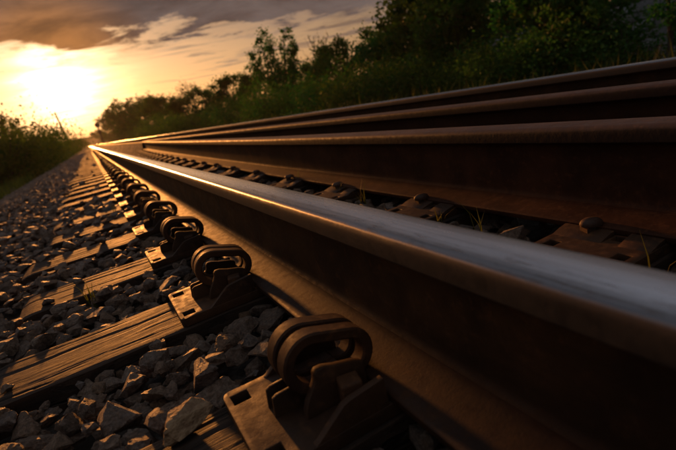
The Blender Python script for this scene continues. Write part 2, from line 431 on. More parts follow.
bx = np.array([-2.6, -2.5, -2.2, -1.9, -1.6, -1.3, -1.0, -0.8, -0.6, -0.3, 0.0, 0.4, 0.8, 1.2, 1.6, 2.0, 2.5, 2.9, 3.3, 3.7, 4.0, 4.1])
by = np.concatenate([np.linspace(-1.5, 20, 100), np.linspace(21, 60, 40), np.linspace(65, 400, 40)])
bv = []
for y in by:
    for x in bx:
        z = bed_z(x) + 0.025 * mnoise.noise(Vector((x * 2.1, y * 2.1, 0))) + (0.03 * mnoise.noise(Vector((x * 0.5, y * 0.5, 4))) if x < -1.1 else 0)
        if x in (bx[0], bx[-1]): z = Z_GROUND - 0.03
        if -0.7 < x < 2.2: z = min(z, -0.222)
        bv.append((x, y, z))
nb = len(bx); bf = []
for j in range(len(by) - 1):
    for i in range(nb - 1): bf += [j*nb+i, j*nb+i+1, (j+1)*nb+i+1, (j+1)*nb+i]
bed = link('ballast_bed', mesh_np('ballast_bed', bv, bf, 4, True), M['ballast'])
tag(bed, 'bed of crushed grey stone carrying the track', 'ballast', kind='structure')

def hill(name, y0, x0, x1, h, seed, label):
    n = 90; v = []; f = []
    prof = [(-160, -0.05), (-90, 0.35), (-30, 0.8), (0, 1.0), (50, 0.75), (140, -0.05)]
    for i in range(n + 1):
        x = x0 + (x1 - x0) * i / n
        e = math.sin(math.pi * i / n) ** 0.6
        hh = h * e * (0.75 + 0.35 * mnoise.noise(Vector((i * 0.06, seed, 0))) + 0.10 * mnoise.noise(Vector((i * 0.5, seed, 3))))
        for dyy, k in prof: v.append((x, y0 + dyy, Z_GROUND - 1 + (hh + 1) * max(k, 0.0)))
    m = len(prof)
    for i in range(n):
        for j in range(m - 1): f += [i*m+j, (i+1)*m+j, (i+1)*m+j+1, i*m+j+1]
    o = link(name, mesh_np(name, v, f, 4, True), M['hill']); tag(o, label, 'hill', kind='structure')
hill('hill', 520, -500, 700, 14, 2.0, 'low wooded hill closing the view where the rails vanish')

# ------------------------------------------------------------------ rails
def arc(cx, cz, r, a0, a1, n):
    return [(cx + r * math.cos(R(a0 + (a1 - a0) * i / n)), cz + r * math.sin(R(a0 + (a1 - a0) * i / n))) for i in range(n + 1)]
HEAD_R = [(0.0, 0.0), (0.006, -0.00010), (0.012, -0.00042), (0.0178, -0.00098)] + arc(0.0205, -0.0122, 0.0115, 77, 2, 7) + [(0.0325, -0.016), (0.0325, -0.0272)] + arc(0.0305, -0.0275, 0.0020, 0, -75, 3) + [(0.0175, -0.0345)] 
WEB_R = arc(0.0175, -0.0435, 0.0090, 90, 180, 6) + [(0.0080, -0.060), (0.0078, -0.085), (0.0082, -0.128)] + [(0.0082 + 0.011 - 0.011 * math.cos(R(a)), -0.134 - 0.011 * math.sin(R(a))) for a in (10, 25, 40, 55, 70)]
FOOT_R = [(0.0160, -0.1446), (0.024, -0.1470), (0.045, -0.1515), (0.072, -0.1555), (0.0758, -0.1566), (0.0775, -0.1585), (0.0775, -0.1655), (0.0760, -0.1680)]
def mirror_loop(half):
    pts = list(half); left = [(-x, z) for x, z in reversed(half) if x > 1e-6]
    return pts + left
def sweep(name, loop, path):
    """loop of (x,z), path of (x,y); returns a closed mesh"""
    n = len(loop); v = []; f = []
    for (px, py) in path:
        for x, z in loop: v.append((px + x, py, z))
    bm = bmesh.new(); bv_ = [bm.verts.new(c) for c in v]
    for s in range(len(path) - 1):
        for i in range(n):
            a, b2 = s*n+i, s*n+(i+1) % n
            bm.faces.new((bv_[a], bv_[b2], bv_[b2+n], bv_[a+n]))
    bm.faces.new(bv_[:n]); bm.faces.new(bv_[-n:][::-1])
    return bm_mesh(name, bm, 0, ang=38)
def rail(name, label, cat, path, mats, x_off):
    root = empty(name, (x_off, path[0][1], Z_PLATE))
    p = [(px - x_off, py - path[0][1]) for px, py in path]
    up = [(x, z - Z_PLATE) for x, z in mirror_loop(HEAD_R)]
    wb = [(x, z - Z_PLATE) for x, z in WEB_R] ; wb = wb + [(-x, z) for x, z in reversed(wb)]
    ft = [(x, z - Z_PLATE) for x, z in FOOT_R]; ft = ft + [(-x, z) for x, z in reversed(ft)]
    # small overlaps hide the seams inside the steel
    wb = [(wb[0][0], wb[0][1] + 0.0006)] + wb[1:-1] + [(wb[-1][0], wb[-1][1] + 0.0006)]
    me = sweep('head', up, p)
    # the head material is laid out in rail coordinates: z = 0 on top
    for vtx in me.vertices: vtx.co.z -= H_RAIL
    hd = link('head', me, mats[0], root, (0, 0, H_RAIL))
    link('web', sweep('web', wb, p), mats[1], root)
    link('foot', sweep('foot', ft, p), mats[2], root)
    tag(root, label, cat)
    return root
straight = lambda x, y1: [(x, -1.2), (x, 0.5), (x, 3.0), (x, 12.0), (x, 40.0), (x, y1)]
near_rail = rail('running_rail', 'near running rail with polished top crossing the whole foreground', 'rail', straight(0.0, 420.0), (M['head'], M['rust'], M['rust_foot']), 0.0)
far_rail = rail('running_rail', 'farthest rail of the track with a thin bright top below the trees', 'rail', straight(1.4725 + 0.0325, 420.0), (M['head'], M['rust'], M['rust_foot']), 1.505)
gy = list(np.linspace(-1.2, 2.2, 4)) + list(np.linspace(2.6, GUARD_END, 22))
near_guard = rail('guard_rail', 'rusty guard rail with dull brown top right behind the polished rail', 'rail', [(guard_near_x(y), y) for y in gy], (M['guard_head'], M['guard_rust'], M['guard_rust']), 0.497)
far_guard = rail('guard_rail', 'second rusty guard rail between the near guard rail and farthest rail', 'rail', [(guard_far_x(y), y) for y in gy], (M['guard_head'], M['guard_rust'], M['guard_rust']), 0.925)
# cast nose block that joins the two guard rails where they meet
bm = bmesh.new()
pl = [(-0.085, -0.35), (0.085, -0.35), (0.07, 0.0), (0.025, 0.22), (-0.025, 0.22), (-0.07, 0.0)]
a = [bm.verts.new((x, y, 0)) for x, y in pl]; b2 = [bm.verts.new((x * 0.85, y - (0.10 if y > 0.1 else 0), 0.150)) for x, y in pl]
bm.faces.new(a); bm.faces.new(b2[::-1])
for i in range(6): bm.faces.new((a[i], b2[i], b2[(i+1) % 6], a[(i+1) % 6]))
nose = link('guard_rail_nose', bm_mesh('guard_rail_nose', bm, 0.008, 2), M['guard_rust'], None, (0.756, GUARD_END + 0.30, Z_PLATE - 0.012))
tag(nose, 'dark nose block joining the far ends of the two guard rails', 'guard rail')

# ------------------------------------------------------------------ ties
def tie_mesh(name, nxs, nys, seed, amp):
    """a weathered timber: top split by long checks, edges worn"""
    L, W, T = TIE_X1 - TIE_X0, TIE_W, 0.16
    r = np.random.default_rng(seed)
    xv = np.linspace(0, L, nxs); yv = np.linspace(-W / 2, W / 2, nys)
    checks = [(r.uniform(-0.07, 0.07), r.uniform(-0.15, 1.5), r.uniform(0.25, 0.9), r.uniform(0.0008, 0.0022), r.uniform(0.0012, 0.0026), r.uniform(-0.02, 0.02)) for _ in range(12)]
    checks += [(r.uniform(-0.07, 0.07), r.uniform(-0.2, 0.1), r.uniform(0.25, 0.7), r.uniform(0.002, 0.006), r.uniform(0.0016, 0.0032), r.uniform(-0.03, 0.03)) for _ in range(4)]
    V = []
    for x in xv:
        for y in yv:
            z = 0.0
            z += amp * 0.0005 * mnoise.noise(Vector((x * 2.0, y * 60 + seed * 7, seed)))
            z += amp * 0.0005 * mnoise.noise(Vector((x * 5.0, y * 22 + seed * 3, seed + 5)))
            for (cy, cx, cl, dep, wd, sl) in checks:
                tt = (x - cx) / cl
                if 0 < tt < 1:
                    yc = cy + sl * (x - cx) + 0.003 * math.sin(x * 31 + cy * 90) + 0.006 * mnoise.noise(Vector((x * 7, cy * 40, seed)))
                    dd = abs(y - yc) / wd
                    if dd < 1.6: z -= amp * dep * max(0.0, 1 - dd / 1.6) * min(1, 5 * tt * (1 - tt))
            ed = W / 2 - abs(y)
            if ed < 0.012: z -= 0.003 * (1 - ed / 0.012) ** 2 * (1 + 1.2 * mnoise.noise(Vector((x * 9, seed, y))))
            if x < 0.04: z -= 0.010 * (1 - x / 0.04) ** 2
            plate_zone = (0.30 < x < 0.8) or (0.86 < x < 1.2)
            z = min(z, -0.0005)
            V.append((x + TIE_X0, y, z))
    n2 = nys; F = []
    for i in range(nxs - 1):
        for j in range(nys - 1): F.append((i*n2+j, (i+1)*n2+j, (i+1)*n2+j+1, i*n2+j+1))
    base = len(V)
    for i in range(nxs): V.append((xv[i] + TIE_X0, -W / 2 - 0.002, -T)); V.append((xv[i] + TIE_X0, W / 2 + 0.002, -T))
    for i in range(nxs - 1):
        F.append((base+2*i, base+2*i+2, (i+1)*n2, i*n2)); F.append((i*n2+n2-1, (i+1)*n2+n2-1, base+2*i+3, base+2*i+1))
        F.append((base+2*i+1, base+2*i+3, base+2*i+2, base+2*i))
    F.append(tuple([base, base+1] + [j for j in range(n2 - 1, -1, -1)]))
    k = (nxs - 1); F.append(tuple([base+2*k+1, base+2*k] + [k*n2 + j for j in range(n2)]))
    me = bpy.data.meshes.new(name); me.from_pydata(V, [], F); me.update()
    me.polygons.foreach_set('use_smooth', np.ones(len(F), bool)); me.set_sharp_from_angle(angle=R(50))
    me.materials.append(M['wood'])
    return me
tie_hi = [tie_mesh('railway_tie', 150, 64, s, 1.0) for s in (1, 2, 3, 4)]
tie_lo = [tie_mesh('railway_tie', 50, 14, s, 1.3) for s in (11, 12, 13)]
for k in range(N_TIE):
    me = tie_hi[k % 4] if k < 6 else tie_lo[k % 3]
    o = link('railway_tie', me, None, None, ((rng.uniform(-0.03, 0.03) if k else 0.0), tie_y(k), Z_TIE))
    if k >= 2: o.rotation_euler = (0, 0, rng.uniform(-0.02, 0.02))
    if k < 14:
        lab = 'weathered wooden tie at the bottom edge, nearest of the ties' if k == 0 else 'cracked brown wooden tie, %s from the bottom of the photo' % ORD[k]
    else: lab = 'small dark wooden tie far up the track towards the sunset'
    tag(o, lab, 'railway tie', 'wooden ties under the rails')

# ------------------------------------------------------------------ fastenings of the near rail
def plate_mesh(name, x0, x1, hw, holes, T=0.016, chamfer=0.012):
    xs_ = sorted(set([x0, x1] + [h[0] for h in holes] + [h[1] for h in holes]))
    ys_ = sorted(set([-hw, hw] + [h[2] for h in holes] + [h[3] for h in holes]))
    bm = bmesh.new(); vd = {}
    def vert(i, j, lev):
        if (i, j, lev) not in vd:
            vd[(i, j, lev)] = bm.verts.new((xs_[i], ys_[j], 0 if lev else -T))
        return vd[(i, j, lev)]
    def solid(i, j):
        if i < 0 or j < 0 or i >= len(xs_) - 1 or j >= len(ys_) - 1: return False
        cx, cy = (xs_[i] + xs_[i+1]) / 2, (ys_[j] + ys_[j+1]) / 2
        return not any(h[0] < cx < h[1] and h[2] < cy < h[3] for h in holes)
    for i in range(len(xs_) - 1):
        for j in range(len(ys_) - 1):
            if not solid(i, j): continue
            bm.faces.new((vert(i,j,1), vert(i+1,j,1), vert(i+1,j+1,1), vert(i,j+1,1)))
            bm.faces.new((vert(i,j,0), vert(i,j+1,0), vert(i+1,j+1,0), vert(i+1,j,0)))
            for (di, dj, p, q) in ((-1,0,(i,j+1),(i,j)), (1,0,(i+1,j),(i+1,j+1)), (0,-1,(i,j),(i+1,j)), (0,1,(i+1,j+1),(i,j+1))):
                if not solid(i+di, j+dj): bm.faces.new((vert(*q,1), vert(*p,1), vert(*p,0), vert(*q,0)))
    corner = [e for e in bm.edges if abs(e.verts[0].co.z - e.verts[1].co.z) > T * 0.5 and abs(e.verts[0].co.x - x0) < 1e-6 and abs(abs(e.verts[0].co.y) - hw) < 1e-6]
    bmesh.ops.bevel(bm, geom=corner, offset=chamfer, segments=4, affect='EDGES', profile=0.5)
    return bm_mesh(name, bm, 0.0016, 2)
base_me = plate_mesh('base', -0.222, 0.222, 0.082, [(-0.214, -0.193, s * 0.0585 - 0.0105, s * 0.0585 + 0.0105) for s in (-1, 1)] + [(0.193, 0.214, s * 0.0585 - 0.0105, s * 0.0585 + 0.0105) for s in (-1, 1)])
base_me.materials.append(M['plate_rust'])
def lug_me():
    bm = bmesh.new()
    pts = [(-0.158, -0.001)] + [(-0.1385 - 0.0195 * math.cos(R(a)) ** 3, 0.040 * math.sin(R(a))) for a in (12, 25, 38, 52, 66, 80)] + [(-0.1380, 0.0455), (-0.1340, 0.0495), (-0.1260, 0.0490), (-0.1120, 0.0440), (-0.0890, 0.0380), (-0.0805, 0.0340), (-0.0805, -0.001)]
    bm_prism_xz(bm, pts, -0.0055, 0.0055); m = bm_mesh('lug', bm, 0.0018, 2); m.materials.append(M['plate_rust']); return m
def rib_me():
    bm = bmesh.new()
    pts = [(-0.170, -0.001), (-0.164, 0.0015), (-0.130, 0.026), (-0.122, 0.0285), (-0.0805, 0.0325), (-0.0805, -0.001)]
    bm_prism_xz(bm, pts, -0.0045, 0.0045); m = bm_mesh('rib', bm, 0.0016, 2); m.materials.append(M['plate_rust']); return m
def fin_me():
    bm = bmesh.new()
    bm_prism_xz(bm, [(-0.184, -0.001), (-0.181, 0.023), (-0.176, 0.0255), (-0.140, 0.0270), (-0.140, -0.001)], -0.0024, 0.0024)
    m = bm_mesh('fin', bm, 0.0010, 2); m.materials.append(M['plate_rust']); return m
def bolt_me():
    bm = bmesh.new()
    s0, s1 = 0.0135, 0.0118
    v0 = [bm.verts.new((sx * s0, sy * s0, -0.001)) for sx, sy in ((-1,-1),(1,-1),(1,1),(-1,1))]
    v1 = [bm.verts.new((sx * s1, sy * s1, 0.034)) for sx, sy in ((-1,-1),(1,-1),(1,1),(-1,1))]
    bm.faces.new(v0[::-1]); bm.faces.new(v1)
    for i in range(4): bm.faces.new((v0[i], v0[(i+1) % 4], v1[(i+1) % 4], v1[i]))
    m = bm_mesh('bolt_head', bm, 0.0032, 3); m.materials.append(M['clip_rust']); return m
LUG, RIB, FIN, BOLT = lug_me(), rib_me(), fin_me(), bolt_me()
def seat_me():
    bm = bmesh.new(); bm_prism_xz(bm, [(-0.138, -0.001), (-0.136, 0.010), (-0.0810, 0.0125), (-0.0810, -0.001)], -0.028, 0.028)
    m = bm_mesh('clip_seat', bm, 0.0015, 2); m.materials.append(M['plate_rust']); return m
SEAT = seat_me()
def make_plate():
    root = empty('tie_plate')
    link('base', base_me, None, root)
    link('clip_seat', SEAT, None, root)
    for s in (-1, 1):
        link('lug', LUG, None, root, (0, s * 0.0345, 0)); link('rib', RIB, None, root, (0, s * 0.0765, 0))
        b = link('bolt_head', BOLT, None, root, (-0.108, s * 0.0555, 0)); b.rotation_euler = (0, 0, 0.22 * s)
        link('fin', FIN, None, root, (0, s * 0.0105 + 0.002, 0))
    return root
def clip_mesh(nb):
    """spring clip: one flat bar bent into two parallel long loops, joined below"""
    path = [(-0.094, 0.0195), (-0.088, 0.0190), (-0.071, 0.0185)]
    path = [(-0.098, 0.0205), (-0.091, 0.0178)] + [(-0.0855 + 0.0215 * math.cos(R(a)), 0.0405 + 0.0235 * math.sin(R(a))) for a in np.linspace(-88, 73, nb)]
    path += [(-0.1310 + 0.0285 * math.cos(R(a)), 0.0490 + 0.0290 * math.sin(R(a))) for a in np.linspace(73, 262, nb + 3)]
    path += [(-0.124, 0.0205), (-0.110, 0.0200), (-0.098, 0.0200)]
    W2, T2 = 0.0110, 0.0066
    sec = []
    CR = 0.0022
    for cx, cz, a0 in ((W2 - CR, T2 - CR, 0), (-(W2 - CR), T2 - CR, 90), (-(W2 - CR), -(T2 - CR), 180), (W2 - CR, -(T2 - CR), 270)):
        for a in ((0, 90)): sec.append((cx + CR * math.cos(R(a0 + a)), cz + CR * math.sin(R(a0 + a))))
    bm = bmesh.new(); ns = len(sec)
    for yc in (-0.0162, 0.0162):
        rings = []
        for i, (x, z) in enumerate(path):
            x0, z0 = path[max(0, i-1)]; x1, z1 = path[min(len(path)-1, i+1)]
            tx, tz = x1 - x0, z1 - z0; l = math.hypot(tx, tz); nx_, nz_ = -tz / l, tx / l
            rings.append([bm.verts.new((x + nx_ * b, yc + a, z + nz_ * b)) for a, b in sec])
        for a, b in zip(rings, rings[1:]):
            for i in range(ns): bm.faces.new((a[i], a[(i+1) % ns], b[(i+1) % ns], b[i]))
        bm.faces.new(rings[0]); bm.faces.new(rings[-1][::-1])
    bm_box(bm, -0.106, -0.096, -0.020, 0.020, 0.0155, 0.0245)
    me = bm_mesh('spring_clip', bm, 0, ang=32); me.materials.append(M['clip_rust'])
    return me
clip_hi, clip_lo = clip_mesh(14), clip_mesh(5)
def block_plate_lo():
    bm = bmesh.new()
    bm_box(bm, -0.222, 0.222, -0.082, 0.082, -0.016, 0)
    for s in (-1, 1):
        bm_prism_xz(bm, [(-0.166, -0.001), (-0.13, 0.026), (-0.0805, 0.032), (-0.0805, -0.001)], s*0.0765-0.0045, s*0.0765+0.0045)
        bm_prism_xz(bm, [(-0.155, -0.001), (-0.137, 0.045), (-0.082, 0.035), (-0.082, -0.001)], s*0.0345-0.0055, s*0.0345+0.0055)
    m = bm_mesh('tie_plate', bm, 0.0); m.materials.append(M['plate_rust']); return m
plate_lo = block_plate_lo()
proto = make_plate()
for k in range(64):
    if k < 20:
        p = proto if k == 0 else copy_tree(proto)
        p.location = (0, tie_y(k) + (rng.uniform(-0.006, 0.006) if k > 1 else 0.0), Z_PLATE)
    else: p = link('tie_plate', plate_lo, None, None, (0, tie_y(k), Z_PLATE))
    c = link('spring_clip', clip_hi if k < 10 else clip_lo, None, None, (p.location.x, p.location.y, Z_PLATE))
    if k > 0:
        c.rotation_euler = (rng.uniform(-0.03, 0.03), 0, rng.uniform(-0.07, 0.07)); c.location.y += rng.uniform(-0.004, 0.004)
    if k == 0:
        tag(p, 'large rusty tie plate with square holes in the foreground', 'tie plate', 'tie plates of the near rail')
        tag(c, 'large rusty double loop spring clip in the foreground', 'spring clip', 'spring clips of the near rail')
    elif k < 12:
        tag(p, 'rusty tie plate under the near rail, %s from the bottom' % ORD[k], 'tie plate', 'tie plates of the near rail')
        tag(c, 'rusty double loop spring clip gripping the near rail, %s from the bottom' % ORD[k], 'spring clip', 'spring clips of the near rail')
    else:
        tag(p, 'tiny far tie plate in the row along the near rail', 'tie plate', 'tie plates of the near rail')
        tag(c, 'tiny far spring clip in the row along the near rail', 'spring clip', 'spring clips of the near rail')

# guard rail plates and cut spikes
guard_me = plate_mesh('guard_plate', -0.172, 0.155, 0.084, [(-0.158, -0.137, -0.0695, -0.0485), (-0.158, -0.137, 0.0475, 0.0685), (-0.098, -0.079, -0.030, -0.010)], 0.016, 0.010)
guard_me.materials.append(M['plate_rust'])
def spike_mesh():
    bm = bmesh.new()
    bm_box(bm, -0.0115, 0.0095, -0.0115, 0.0115, -0.014, 0.018)
    # domed oblong head with a lip over the rail foot
    rings = []
    prof = [(0.62, 0.0165), (0.96, 0.0185), (1.0, 0.0225), (0.90, 0.0275), (0.62, 0.0315), (0.25, 0.0330)]
    for s, z in prof:
        rings.append([bm.verts.new((0.008 + 0.0260 * s * math.cos(a) , 0.0175 * s * math.sin(a), z - 0.10 * 0.0235 * s * math.cos(a))) for a in np.linspace(0, 2 * math.pi, 14, endpoint=False)])
    for a, b in zip(rings, rings[1:]):
        for i in range(14): bm.faces.new((a[i], a[(i+1) % 14], b[(i+1) % 14], b[i]))
    bm.faces.new(rings[0][::-1]); bm.faces.new(rings[-1])
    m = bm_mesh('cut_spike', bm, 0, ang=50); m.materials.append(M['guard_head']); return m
spike_me = spike_mesh()
def shoulder(y0, y1):
    bm = bmesh.new(); a = bm_prism_xz(bm, [(-0.120, -0.001), (-0.095, 0.0060), (-0.0790, 0.0085), (-0.0790, -0.001)], y0, y1)
    m = bm_mesh('shoulder', bm, 0.0015, 2); m.materials.append(M['plate_rust']); return m
shoulder_a, shoulder_b = shoulder(-0.0825, -0.033), shoulder(-0.006, 0.0825)
kmax = int((GUARD_END - TIE0) / PITCH)
for k in range(kmax + 1):
    y = tie_y(k) + rng.uniform(-0.008, 0.008) + 0.01; x = guard_near_x(y)
    g_ = link('guard_plate', guard_me, None, None, (x, y, Z_PLATE - 0.0005))
    link('shoulder', shoulder_a, None, g_); link('shoulder', shoulder_b, None, g_)
    s_ = link('cut_spike', spike_me, None, None, (x - 0.0885, y + 0.033, Z_PLATE))
    s_.rotation_euler = (rng.uniform(-0.06, 0.06), rng.uniform(-0.10, 0.05), rng.uniform(-0.5, 0.5) - 0.2)
    s_.scale = (0.78, 0.78, 0.88)
    s_.location.z += rng.uniform(-0.008, -0.001)
    if k < 12:
        w_ = 'nearest to the right edge' if k == 0 else '%s from the right edge' % ORD[k]
        tag(g_, 'rusty flat plate under the near guard rail, %s' % w_, 'guard plate', 'plates under the near guard rail')
        tag(s_, 'rusty spike head against the near guard rail foot, %s' % w_, 'spike', 'spikes holding the near guard rail')
    else:
        tag(g_, 'tiny far plate under the near guard rail close to its end', 'guard plate', 'plates under the near guard rail')
        tag(s_, 'tiny far spike against the near guard rail close to its end', 'spike', 'spikes holding the near guard rail')
# seats under the two rails farther back belong to those rails
bm = bmesh.new(); bm_box(bm, -0.13, 0.13, -0.08, 0.08, -0.016, -0.0005); small_plate = bm_mesh('seat_plate', bm, 0.0015, 1); small_plate.materials.append(M['plate_rust'])
for k in range(kmax + 1):
    y = tie_y(k)
    link('seat_plate', small_plate, None, far_guard, (guard_far_x(y) - 0.925, y + 1.2, -0.0003))
for k in range(30):
    link('seat_plate', small_plate, None, far_rail, (0.0, tie_y(k) + 1.2, -0.0002))

# ------------------------------------------------------------------ ballast stones
def hull_variant(seed, npts=15):
    r = np.random.default_rng(seed)
    pts = r.normal(size=(npts, 3)); pts /= np.linalg.norm(pts, axis=1)[:, None]
    pts = np.sign(pts) * np.abs(pts) ** 0.8
    pts *= r.uniform(0.78, 1.12, (npts, 1))
    bm = bmesh.new()
    for p in pts: bm.verts.new(p)
    ret = bmesh.ops.convex_hull(bm, input=bm.verts)
    bmesh.ops.delete(bm, geom=[v for v in bm.verts if not v.link_faces], context='VERTS')
    # merge nearly coplanar facets into broad broken faces
    bmesh.ops.dissolve_limit(bm, angle_limit=R(13), verts=bm.verts, edges=bm.edges)
    # normalise to unit half extents
    co = np.array([v.co[:] for v in bm.verts]); c = (co.max(0) + co.min(0)) / 2; s = (co.max(0) - co.min(0)) / 2
    for v in bm.verts: v.co = Vector(((v.co.x - c[0]) / s[0], (v.co.y - c[1]) / s[1], (v.co.z - c[2]) / s[2]))
    return bm
NVAR = 22
hi_var, lo_var = [], []
for s in range(NVAR):
    bm = hull_variant(100 + s)
    b2 = bm.copy(); bmesh.ops.triangulate(b2, faces=b2.faces)
    b2.verts.index_update()
    lo_var.append((np.array([v.co[:] for v in b2.verts]), np.array([[v.index for v in f.verts] for f in b2.faces]))); b2.free()
    bmesh.ops.recalc_face_normals(bm, faces=bm.faces)
    bmesh.ops.bevel(bm, geom=list(bm.edges), offset=0.035, segments=1, affect='EDGES', clamp_overlap=True)
    bmesh.ops.triangulate(bm, faces=bm.faces)
    bmesh.ops.subdivide_edges(bm, edges=[e for e in bm.edges if e.calc_length() > 0.32], cuts=1)
    bmesh.ops.triangulate(bm, faces=bm.faces)
    bmesh.ops.subdivide_edges(bm, edges=[e for e in bm.edges if e.calc_length() > 0.30], cuts=1)
    bmesh.ops.triangulate(bm, faces=bm.faces)
    for v in bm.verts:
        q = v.co; k = 0.11 * mnoise.noise(q * 2.3 + Vector((s * 5, 0, 0))) + 0.075 * mnoise.noise(q * 5.5 + Vector((0, s * 3, 0)))
        v.co = q * (1 + k)
    me = bm_mesh('stone', bm, 0, 2, True, 24)
    me.materials.append(M['stone']); at = me.attributes.new('tint', 'FLOAT', 'POINT'); at.data.foreach_set('value', np.full(len(me.vertices), 0.0, np.float32))
    hi_var.append(me)

# drop stones one after another on a height map so that they rest on what lies below
GX0, GX1, GY0, GY1, CS = -1.35, 0.46, 0.15, 3.6, 0.005
gxn, gyn = int((GX1 - GX0) / CS), int((GY1 - GY0) / CS)
gx = GX0 + (np.arange(gxn) + 0.5) * CS; gyy = GY0 + (np.arange(gyn) + 0.5) * CS
Hm = np.full((gxn, gyn), -0.217); tie_m = np.zeros_like(Hm, bool)
XX, YY = np.meshgrid(gx, gyy, indexing='ij')
for i in range(gxn):
    if gx[i] < -1.0: Hm[i, :] = bed_z(gx[i])
for k in range(8):
    inn = (np.abs(YY - tie_y(k)) < TIE_W / 2 + 0.003) & (XX > TIE_X0 - 0.01)
    Hm[inn] = Z_TIE; tie_m |= inn
    pl_ = (np.abs(YY - tie_y(k)) < 0.086) & ((np.abs(XX) < 0.226) | ((XX > 0.32)))
    Hm[pl_] = 0.5                                   # never on a fastening
rail_zone = np.abs(XX) < 0.082
foot_zone = (XX > 0.415)
free = ~tie_m
placed = []
cand = np.argwhere(free & ~foot_zone)
def drop(x, y, a, b, c, yaw, rx, ry, var, sink=0.22, zlim=None, force=False):
    i0, i1 = int((x - a - GX0) / CS), int((x + a - GX0) / CS) + 1
    j0, j1 = int((y - a - GY0) / CS), int((y + a - GY0) / CS) + 1
    if i0 < 0 or j0 < 0 or i1 >= gxn or j1 >= gyn: return False
    ddx, ddy = XX[i0:i1, j0:j1] - x, YY[i0:i1, j0:j1] - y
    ca, sa = math.cos(yaw), math.sin(yaw)
    e = ((ddx * ca + ddy * sa) / a) ** 2 + ((-ddx * sa + ddy * ca) / b) ** 2
    inside = e < 0.92
    if inside.sum() < 4: return False
    hs = c * np.sqrt(1 - e[inside])
    sub = Hm[i0:i1, j0:j1]
    if sub[inside].max() > 0: return False
    if not force and tie_m[i0:i1, j0:j1][inside].mean() > 0.19: return False
    z = np.quantile(sub[inside] + hs * 0.9, 0.9) - sink * c
    top = z + c
    if rail_zone[i0:i1, j0:j1][inside].any() and top > Z_PLATE - 0.004: return False
    if zlim is not None and top > zlim: return False
    upd = np.maximum(sub[inside], z + hs * 0.95); sub[inside] = upd
    placed.append((x, y, z, a, b, c, yaw, rx, ry, var)); return True
def rnd_stone():
    a = float(np.clip(rng.lognormal(math.log(0.0160), 0.36), 0.0075, 0.029)); b = a * rng.uniform(0.62, 0.92); c = a * rng.uniform(0.40, 0.68)
    return a, b, c, rng.uniform(0, math.pi * 2), rng.normal(0, 0.22), rng.normal(0, 0.22), int(rng.integers(NVAR))
# the big pale flat stone lying over the edge of the first tie, and other large ones seen near it
big_stone = len(placed)
placed.append((-0.270, 0.530, Z_TIE + 0.014, 0.034, 0.024, 0.0165, 0.35, -0.14, -0.06, 6))
_in = (np.abs(XX + 0.270) < 0.036) & (np.abs(YY - 0.530) < 0.028); Hm[_in] = np.maximum(Hm[_in], Z_TIE + 0.029); tie_m |= _in
for (u, v, z, a, b, c, yaw) in ((172, 392, -0.18, 0.030, 0.020, 0.012, 0.2), (262, 326, -0.18, 0.026, 0.020, 0.015, 1.1), (246, 345, -0.19, 0.030, 0.016, 0.012, 0.3)):
    x, y = on_plane(u, v, z); drop(x, y, a, b, c, yaw, -0.22, -0.10, int(u) % NVAR, 0.10, None, True)
n_target = 10000; tries = 0
while len(placed) < n_target and tries < 60000:
    tries += 1
    idx = cand[rng.integers(len(cand), size=5)]
    hsel = Hm[idx[:, 0], idx[:, 1]]; q = idx[np.argmin(hsel)]
    st = rnd_stone()
    x, y = gx[q[0]] + rng.uniform(-0.5, 0.5) * CS, gyy[q[1]] + rng.uniform(-0.5, 0.5) * CS
    lim = -0.162 if x > -0.6 else bed_z(x) + 0.085
    if x > 0.08: lim = -0.172
    drop(x, y, *st, zlim=lim)
# loose stones lying on the ties
for (k, x, f_) in ((1, -0.50, -0.5), (2, -0.40, 0.6), (2, -0.47, -0.7), (3, -0.33, 0.7), (3, -0.5, 0.1), (4, -0.42, -0.6), (5, -0.46, 0.3), (4, -0.30, 0.7), (5, -0.35, -0.7), (6, -0.4, 0.5)):
    a, b, c, yaw, rx, ry, var = rnd_stone()
    drop(x, tie_y(k) + f_ * 0.08, a * 0.85, b * 0.85, c * 0.85, yaw, 0, 0, var, 0.1, None, True)
def on_top(s):
    i, j = int((s[0] - GX0) / CS), int((s[1] - GY0) / CS); return Hm[i, j] < s[2] + s[5] + 0.006
sizes = []
for n, s in enumerate(placed):
    u, v, d = project(s[0], s[1], s[2])
    vis = d > 0.05 and -12 < u < 690 and -10 < v < 462 and on_top(s)
    if s[0] > -0.09: vis = vis and False
    sizes.append(s[3] / d if vis else 0.0)
order = np.argsort(sizes)[::-1]
chosen = {big_stone} | set(int(i) for i in order[:298] if sizes[int(i)] > 0)
def rot_mat(rx, ry, rz):
    return np.array((Matrix.Rotation(rz, 3, 'Z') @ Matrix.Rotation(ry, 3, 'Y') @ Matrix.Rotation(rx, 3, 'X')))
jv, jf, jt, off = [], [], [], 0
def add_joined(s):
    global off
    x, y, z, a, b, c, yaw, rx, ry, var = s
    V, F = lo_var[var]
    jv.append((V * np.array([a, b, c])) @ rot_mat(rx, ry, yaw).T + np.array([x, y, z])); jf.append(F + off); off += len(V)
    jt.append(np.full(len(V), rng.random(), np.float32))
for n, s in enumerate(placed):
    if n in chosen:
        x, y, z, a, b, c, yaw, rx, ry, var = s
        o = link('stone', hi_var[var], None, bed, (x, y, z)); o.rotation_euler = (rx, ry, yaw); o.scale = (a, b, c)
        if n == big_stone:
            o.data = hi_var[var].copy(); o.data.materials.clear(); o.data.materials.append(M['tan_stone']); o['label'] = 'large flat tan stone on the edge of the nearest tie'
    else: add_joined(s)
